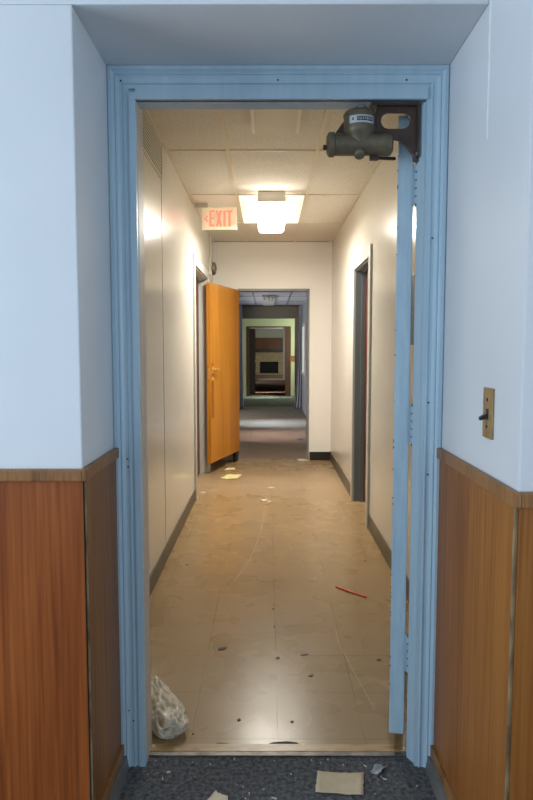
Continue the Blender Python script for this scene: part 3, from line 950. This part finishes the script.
def letter_bar(p, q, w=st):
    """slanted stroke between two points (x, z), horizontal width w"""
    mb.prism([(p[0], ya, p[1]), (p[0] + w, ya, p[1]), (q[0] + w, ya, q[1]), (q[0], ya, q[1])], (0, yb - ya, 0))


x = -0.522                                   # E
mb.box(x, x + st, ya, yb, zb, zt)
for z in (zb, (zb + zt) / 2 - 0.008, zt - 0.016):
    mb.box(x + st, x + 0.046 - (0.006 if z not in (zb, zt - 0.016) else 0), ya, yb, z, z + 0.019)
x = -0.466                                   # X
letter_bar((x, zb), (x + 0.036, zt))
letter_bar((x + 0.036, zb), (x, zt))
x = -0.397                                   # I
mb.box(x, x + st, ya, yb, zb, zt)
x = -0.369                                   # T
mb.box(x, x + 0.053, ya, yb, zt - 0.017, zt)
mb.box(x + 0.016, x + 0.016 + st, ya, yb, zb, zt - 0.017)
mb.build('lettering', M['exit_red'], ex)
mb = MB(EO)
cx_, cz_ = -0.566, 2.53
mb.prism([(cx_, ya, cz_), (cx_ + 0.016, ya, cz_), (cx_ + 0.037, ya, cz_ + 0.026), (cx_ + 0.021, ya, cz_ + 0.026)], (0, yb - ya, 0))
mb.prism([(cx_, ya, cz_), (cx_ + 0.016, ya, cz_), (cx_ + 0.037, ya, cz_ - 0.026), (cx_ + 0.021, ya, cz_ - 0.026)], (0, yb - ya, 0))
mb.build('arrow', M['exit_red'], ex)

BY, BZ = 7.36, 2.285
ab = thing('alarm_bell', (XL, BY, BZ), 'small round silver alarm bell on the left wall above the oak door', 'alarm bell')
BO = (XL, BY, BZ)
MB(BO).box(XL, XL + 0.03, BY - 0.05, BY + 0.05, BZ - 0.075, BZ + 0.05, bev=0.004).build('back_box', M['white'], ab)
MB(BO).lathe([(0.074, 0.036), (0.077, 0.04), (0.075, 0.056), (0.06, 0.071), (0.03, 0.078), (0.004, 0.079)], (XL, BY, BZ), (1, 0, 0), 36).build('gong', M['bell'], ab, True)
MB(BO).cyl((XL + 0.03, BY, BZ), (XL + 0.083, BY, BZ), 0.012, seg=14).build('centre_bolt', M['closer'], ab)
tag(MB((XL, BY, BZ + 0.05)).cyl((XL + 0.008, BY, BZ + 0.05), (XL + 0.008, BY, ZC), 0.008, seg=12).build('cable_conduit', M['white'], None, True), 'thin pale conduit rising from the alarm bell to the ceiling', 'conduit')

sw = thing('light_switch', (RR, 1.577, 1.22), 'aged tan switch plate with black toggle on the right door reveal', 'light switch')
SO = (RR, 1.577, 1.22)
MB(SO).box(RR - 0.006, RR, 1.543, 1.61, 1.158, 1.283, bev=0.0025).build('cover_plate', M['switch'], sw)
mb = MB(SO)
mb.box(RR - 0.0075, RR - 0.004, 1.568, 1.584, 1.205, 1.232, bev=0.001)
mb.prism([(RR - 0.005, 1.569, 1.222), (RR - 0.024, 1.5715, 1.211), (RR - 0.024, 1.5715, 1.203), (RR - 0.005, 1.569, 1.208)], (0, 0.013, 0))
mb.build('toggle', M['black'], sw)
for z in (1.254, 1.187):
    MB(SO).cyl((RR - 0.005, 1.577, z), (RR - 0.0078, 1.577, z), 0.0042, seg=14).build('screw', M['debris'], sw)

tag(MB((XR, 3.43, 1.585)).box(XR - 0.012, XR, 3.33, 3.46, 1.4, 1.77, bev=0.003).build('wall_plate', M['slate']), 'slate blue plate on the right wall glimpsed through the hinge gap', 'wall plate')

# far rooms: fixture, board, hanging sheets
fl = thing('ceiling_light', (0.01, 13.3, ZB), 'unlit fluorescent fixture with bare brackets on the ceiling beyond the far doorway', 'ceiling light')
FO = (0.01, 13.3, ZB)
MB(FO).box(-0.11, 0.13, 11.9, 14.2, ZB - 0.05, ZB - 0.007, bev=0.004).build('housing', M['white_far'], fl)
for x in (-0.06, 0.02, 0.08):
    MB(FO).box(x - 0.012, x + 0.012, 11.96, 12.0, ZB - 0.1, ZB - 0.05).build('lamp_holder', M['white'], fl)
fl2 = thing('ceiling_light', (0.08, 24.5, ZB), 'small unlit fixture under the ceiling before the fireplace room', 'ceiling light')
MB((0.08, 24.5, ZB)).cyl((0.08, 24.5, ZB), (0.08, 24.5, ZB - 0.06), 0.06).build('canopy', M['taupe'], fl2)
MB((0.08, 24.5, ZB)).box(-0.25, 0.4, 24.3, 24.7, ZB - 0.11, ZB - 0.06, bev=0.01).build('shade', M['white_far'], fl2)

wb = thing('window_1', (XR, 13.3, 0.86), 'white framed window in the right wall beyond the far doorway', 'window', None, 'structure')
WO = (XR, 13.3, 0.86)
mb = MB(WO)
mb.box(XR - 0.045, XR + 0.1, 12.84, 12.94, 0.84, 1.9, bev=0.004)
mb.box(XR - 0.045, XR + 0.1, 13.71, 13.81, 0.84, 1.9, bev=0.004)
mb.box(XR - 0.045, XR + 0.1, 12.94, 13.71, 1.83, 1.9, bev=0.004)
mb.box(XR - 0.06, XR + 0.1, 12.94, 13.71, 0.84, 0.9, bev=0.004)
mb.build('window_frame', M['white_far'], wb)


def hanging(name, x_top, x_bot, y, z0, z1, w_top, w_bot, label, seed, flare):
    bmv = bmesh.new()
    nx, nz = 28, 30
    rnd = random.Random(seed)
    ph = rnd.uniform(0, 6)
    g = []
    for j in range(nz + 1):
        t = j / nz
        z = z1 + (z0 - z1) * t
        row = []
        for i in range(nx + 1):
            s = i / nx
            k = t ** flare
            xa = x_top + (x_bot - x_top) * k
            w = w_top + (w_bot - w_top) * k
            row.append(bmv.verts.new((xa + w * s, y + 0.03 * math.sin(s * 16 + ph + t * 1.4) * (0.4 + 0.6 * t) + 0.02 * noise.noise(Vector((s * 4, t * 5, seed))), z)))
        g.append(row)
    for j in range(nz):
        for i in range(nx):
            bmv.faces.new((g[j][i], g[j][i + 1], g[j + 1][i + 1], g[j + 1][i]))
    o = finish(bmv, name, M['sheet'], None, (x_top, y, z0))
    for p in o.data.polygons:
        p.use_smooth = True
    md = o.modifiers.new('thickness', 'SOLIDIFY')
    md.thickness = 0.004
    tag(o, label, 'plastic sheet', 'plastic sheets hanging beside the wide opening')
    return o


hanging('hanging_sheet', 0.705, 0.60, 14.62, 0.005, ZB - 0.01, 0.065, 0.165, 'grey plastic sheet hanging right of the wide opening, flaring onto the floor', 5, 2.2)
hanging('hanging_sheet', -0.66, -0.66, 14.62, 0.005, ZB - 0.01, 0.07, 0.1, 'narrow grey plastic sheet hanging left of the wide opening behind the oak door', 9, 1.0)

# ------------------------------------------------------------------ litter on the floors
def sheet(name, pts, z, material, label, cat, group=None, curl=0.01, seed=0, th=0.0012):
    """curled paper: quad (4 corner points, in order) subdivided, given thickness"""
    bmv = bmesh.new()
    n = 10
    c = Vector((sum(p[0] for p in pts) / 4, sum(p[1] for p in pts) / 4, z))
    P = [Vector((p[0], p[1], z)) for p in pts]
    g = []
    for j in range(n + 1):
        row = []
        for i in range(n + 1):
            u, v = i / n, j / n
            p = P[0] * (1 - u) * (1 - v) + P[1] * u * (1 - v) + P[2] * u * v + P[3] * (1 - u) * v
            e = abs(noise.noise(Vector((u * 2.2, v * 2.2, seed * 3.1)))) * curl + curl * 0.7 * max(0, (u - 0.6)) ** 1.5 * 2
            p = p + Vector((0.004 * noise.noise(Vector((u * 6, v * 6, seed + 7))), 0.004 * noise.noise(Vector((u * 6, v * 6, seed + 17))), e))
            row.append(bmv.verts.new(p))
        g.append(row)
    for j in range(n):
        for i in range(n):
            bmv.faces.new((g[j][i], g[j][i + 1], g[j + 1][i + 1], g[j + 1][i]))
    o = finish(bmv, name, material, None, c)
    for p in o.data.polygons:
        p.use_smooth = True
    md = o.modifiers.new('thickness', 'SOLIDIFY')
    md.thickness = th
    md.offset = 1
    return tag(o, label, cat, group)


sheet('paper_sheet', [(-0.51, 6.70), (-0.322, 6.68), (-0.285, 6.90), (-0.455, 6.93)], 0.001, M['paper_yel'], 'crinkled pale yellow sheet of paper on the tiles in front of the oak door', 'paper', None, 0.02, 1)
sheet('paper_sheet', [(-0.50, 7.21), (-0.38, 7.20), (-0.375, 7.33), (-0.47, 7.34)], 0.001, M['paper_yel'], 'smaller yellowish paper strip under the foot of the oak door', 'paper', None, 0.008, 2)
sheet('paper_scrap', [(0.37, 7.80), (0.505, 7.79), (0.50, 7.92), (0.37, 7.94)], 0.001, M['paper_white'], 'white paper scrap at the right foot of the far doorway', 'paper', None, 0.006, 3)
sheet('cardboard_piece', [(0.147, 1.889), (0.295, 1.874), (0.312, 1.974), (0.162, 1.988)], 0.001, M['paper_brown'], 'tan rectangle of cardboard lying on the charcoal carpet', 'cardboard', None, 0.006, 4, 0.002)
sheet('paper_scrap', [(-0.20, 1.83), (-0.11, 1.80), (-0.125, 1.872), (-0.165, 1.893)], 0.001, M['paper_cream'], 'torn cream paper scrap on the carpet at the bottom picture edge', 'paper', None, 0.006, 5)
sheet('plastic_scrap', [(0.333, 1.984), (0.36, 1.972), (0.395, 2.012), (0.36, 2.016)], 0.001, M['clear'], 'small crinkled clear plastic scrap on the carpet near the right jamb', 'plastic scrap', None, 0.018, 6)
sheet('plastic_scrap', [(0.44, 9.60), (0.53, 9.58), (0.55, 9.78), (0.46, 9.80)], 0.001, M['slate'], 'dark slate scrap on the floor just beyond the far doorway', 'plastic scrap', None, 0.01, 7)

# red straw
mb = MB((0.47, 3.53, 0))
mb.cyl((0.394, 3.609, 0.005), (0.47, 3.528, 0.005), 0.0048, seg=12)
mb.cyl((0.469, 3.529, 0.005), (0.548, 3.455, 0.005), 0.0048, seg=12)
tag(mb.build('drinking_straw', M['red'], None, True), 'bright red plastic straw lying across the hall tiles', 'straw')

# crumpled plastic bag lying by the left jamb
bmv = bmesh.new()
bmesh.ops.create_icosphere(bmv, subdivisions=5, radius=1.0)
A, B = Vector((-0.462, 2.52, 0)), Vector((-0.345, 2.165, 0))
ax = (B - A)
La = ax.length
ax.normalize()
sd = Vector((-ax.y, ax.x, 0))
for v in bmv.verts:
    c = v.co.copy()
    t = (c.x + 1) / 2
    wid = 0.014 + 0.056 * min(1, t * 1.5) ** 0.9
    q = Vector((c.x * 1.4, c.y * 1.0, c.z))
    n1 = noise.noise(q * 1.7 + Vector((3, 1, 0)))
    n2 = 1 - abs(noise.noise(q * 3.6 + Vector((0, 5, 2)))) * 2.4
    n3 = 1 - abs(noise.noise(q * 8.0)) * 2.4
    k = 1 + 0.28 * n1 + 0.11 * n2 + 0.05 * n3
    sq = max(-1, min(1, c.x * 1.25))
    p = A + ax * (La * (0.5 + 0.5 * sq * (1 + 0.08 * n2 + 0.05 * n1))) + sd * (c.y * wid * k)
    p.z = max(0.002, 0.004 + (c.z + 0.5) * (0.016 + 0.022 * t) * k + 0.008 * n2)
    v.co = p
o = finish(bmv, 'plastic_bag', M['bag'], None, (-0.38, 2.32, 0))
for p in o.data.polygons:
    p.use_smooth = True
tag(o, 'crumpled milky plastic bag on the tiles beside the left jamb', 'plastic bag')


def flake(x, y, s, material, label, group, seed, elong=1.0, rot=0.0, h=0.002, name='grime_flake', cat='debris', z=0.0):
    rnd = random.Random(seed)
    n = 9
    pts = []
    for k in range(n):
        a = 2 * PI * k / n
        r = s * rnd.uniform(0.55, 1.1)
        px_, py_ = r * math.cos(a) * elong, r * math.sin(a)
        pts.append((x + px_ * math.cos(rot) - py_ * math.sin(rot), y + px_ * math.sin(rot) + py_ * math.cos(rot), z))
    o = MB((x, y, z)).prism(pts, (0, 0, h)).build(name, material)
    return tag(o, label, cat, group)


G1 = 'dark grime flakes on the hall tiles'
FL = [(-0.212, 2.847, 0.018, 2.0, 0.5, 'largest dark oval flake on the tiles left of centre'),
      (0.045, 2.761, 0.016, 1.0, 0.2, 'dark chip on the centre seam of the tiles'),
      (0.182, 2.604, 0.013, 1.5, 1.0, 'dark chip right of the centre seam, nearer of two'),
      (0.163, 2.79, 0.012, 2.2, 0.1, 'flat dark streak right of the centre seam, further of two'),
      (0.494, 2.744, 0.014, 1.3, 0.8, 'dark chip close to the blue door edge'),
      (-0.518, 3.994, 0.012, 1.6, 0.3, 'small dark chip near the left baseboard'),
      (0.027, 3.301, 0.010, 1.0, 0.0, 'small dark dot on the centre seam, further of two'),
      (0.03, 3.081, 0.009, 1.0, 0.0, 'small dark dot on the centre seam, nearer of two'),
      (0.632, 4.074, 0.015, 1.6, 0.9, 'dark chip near the right baseboard'),
      (-0.108, 2.281, 0.010, 1.6, 1.1, 'small dark chip behind the threshold, left of the shine'),
      (0.089, 2.269, 0.010, 1.2, 1.3, 'small dark chip behind the threshold, right of the shine'),
      (-0.269, 2.194, 0.007, 1.4, 1.3, 'tiny dark chip beside the plastic bag')]
for i, (x, y, s, e, r, lab) in enumerate(FL):
    flake(x, y, s * 0.72, M['debris'], lab, G1, 20 + i, e, r)
flake(0.06, 2.139, 0.011, M['debris'], 'long black grime patch along the threshold strip', G1, 50, 5.0, 0.02, 0.003)
flake(-0.16, 2.134, 0.006, M['debris'], 'short black grime patch at the threshold left of the long one', G1, 51, 5.0, 0.0, 0.003)
G2 = 'pale chips on the hall tiles'
for i, (x, y, s, lab) in enumerate([(-0.036, 5.737, 0.03, 'pale plaster chip mid-hall, left of two'), (0.02, 5.68, 0.022, 'pale plaster chip mid-hall, right of two'), (0.03, 6.26, 0.03, 'flat grey chip in the dusty band of tiles'),
                                    (-0.62, 6.05, 0.03, 'pale plaster crumb at the left doorway frame foot')]):
    flake(x, y, s, M['debris_pale'], lab, G2, 60 + i, 1.3, 0.3, 0.006, 'plaster_chip')
G3 = 'crumbs scattered on the charcoal carpet'
random.seed(21)
for i in range(34):
    x, y = random.uniform(-0.40, 0.48), random.uniform(1.80, 2.055)
    if 0.13 < x < 0.33 and y < 2.0 or x < -0.08 and y < 1.91:
        y = random.uniform(2.01, 2.055)
    flake(x, y, random.uniform(0.0014, 0.0034), M['debris_pale'] if i % 3 else M['strip_tan'], 'tiny pale crumb on the charcoal carpet', G3, 80 + i, random.choice((1, 1, 3.5)), random.uniform(0, 3), 0.002, 'carpet_crumb', 'crumb')
flake(-0.325, 1.985, 0.006, M['debris_pale'], 'white paint chip on the carpet near the left jamb', G3, 140, 1.2, 0.4, 0.003, 'paint_chip', 'crumb')

# pale scratches worn into the hall tiles
def scratch(pts, w):
    mb = MB()
    for (x0, y0), (x1, y1) in zip(pts[:-1], pts[1:]):
        d = Vector((x1 - x0, y1 - y0, 0))
        n_ = Vector((-d.y, d.x, 0)).normalized() * w
        mb.prism([(x0 - n_.x, y0 - n_.y, 0.0002), (x1 - n_.x, y1 - n_.y, 0.0002), (x1 + n_.x, y1 + n_.y, 0.0002), (x0 + n_.x, y0 + n_.y, 0.0002)], (0, 0, 0.0004))
    mb.build('scratch_mark', M['scratch'], bpy.data.objects['floor'])


scratch([(-0.03, 5.55), (-0.035, 5.1), (-0.06, 4.7), (-0.085, 4.4), (-0.12, 4.1), (-0.17, 3.85), (-0.20, 3.72)], 0.0022)
scratch([(0.33, 3.1), (0.335, 2.9), (0.36, 2.7), (0.385, 2.52), (0.41, 2.35)], 0.0013)
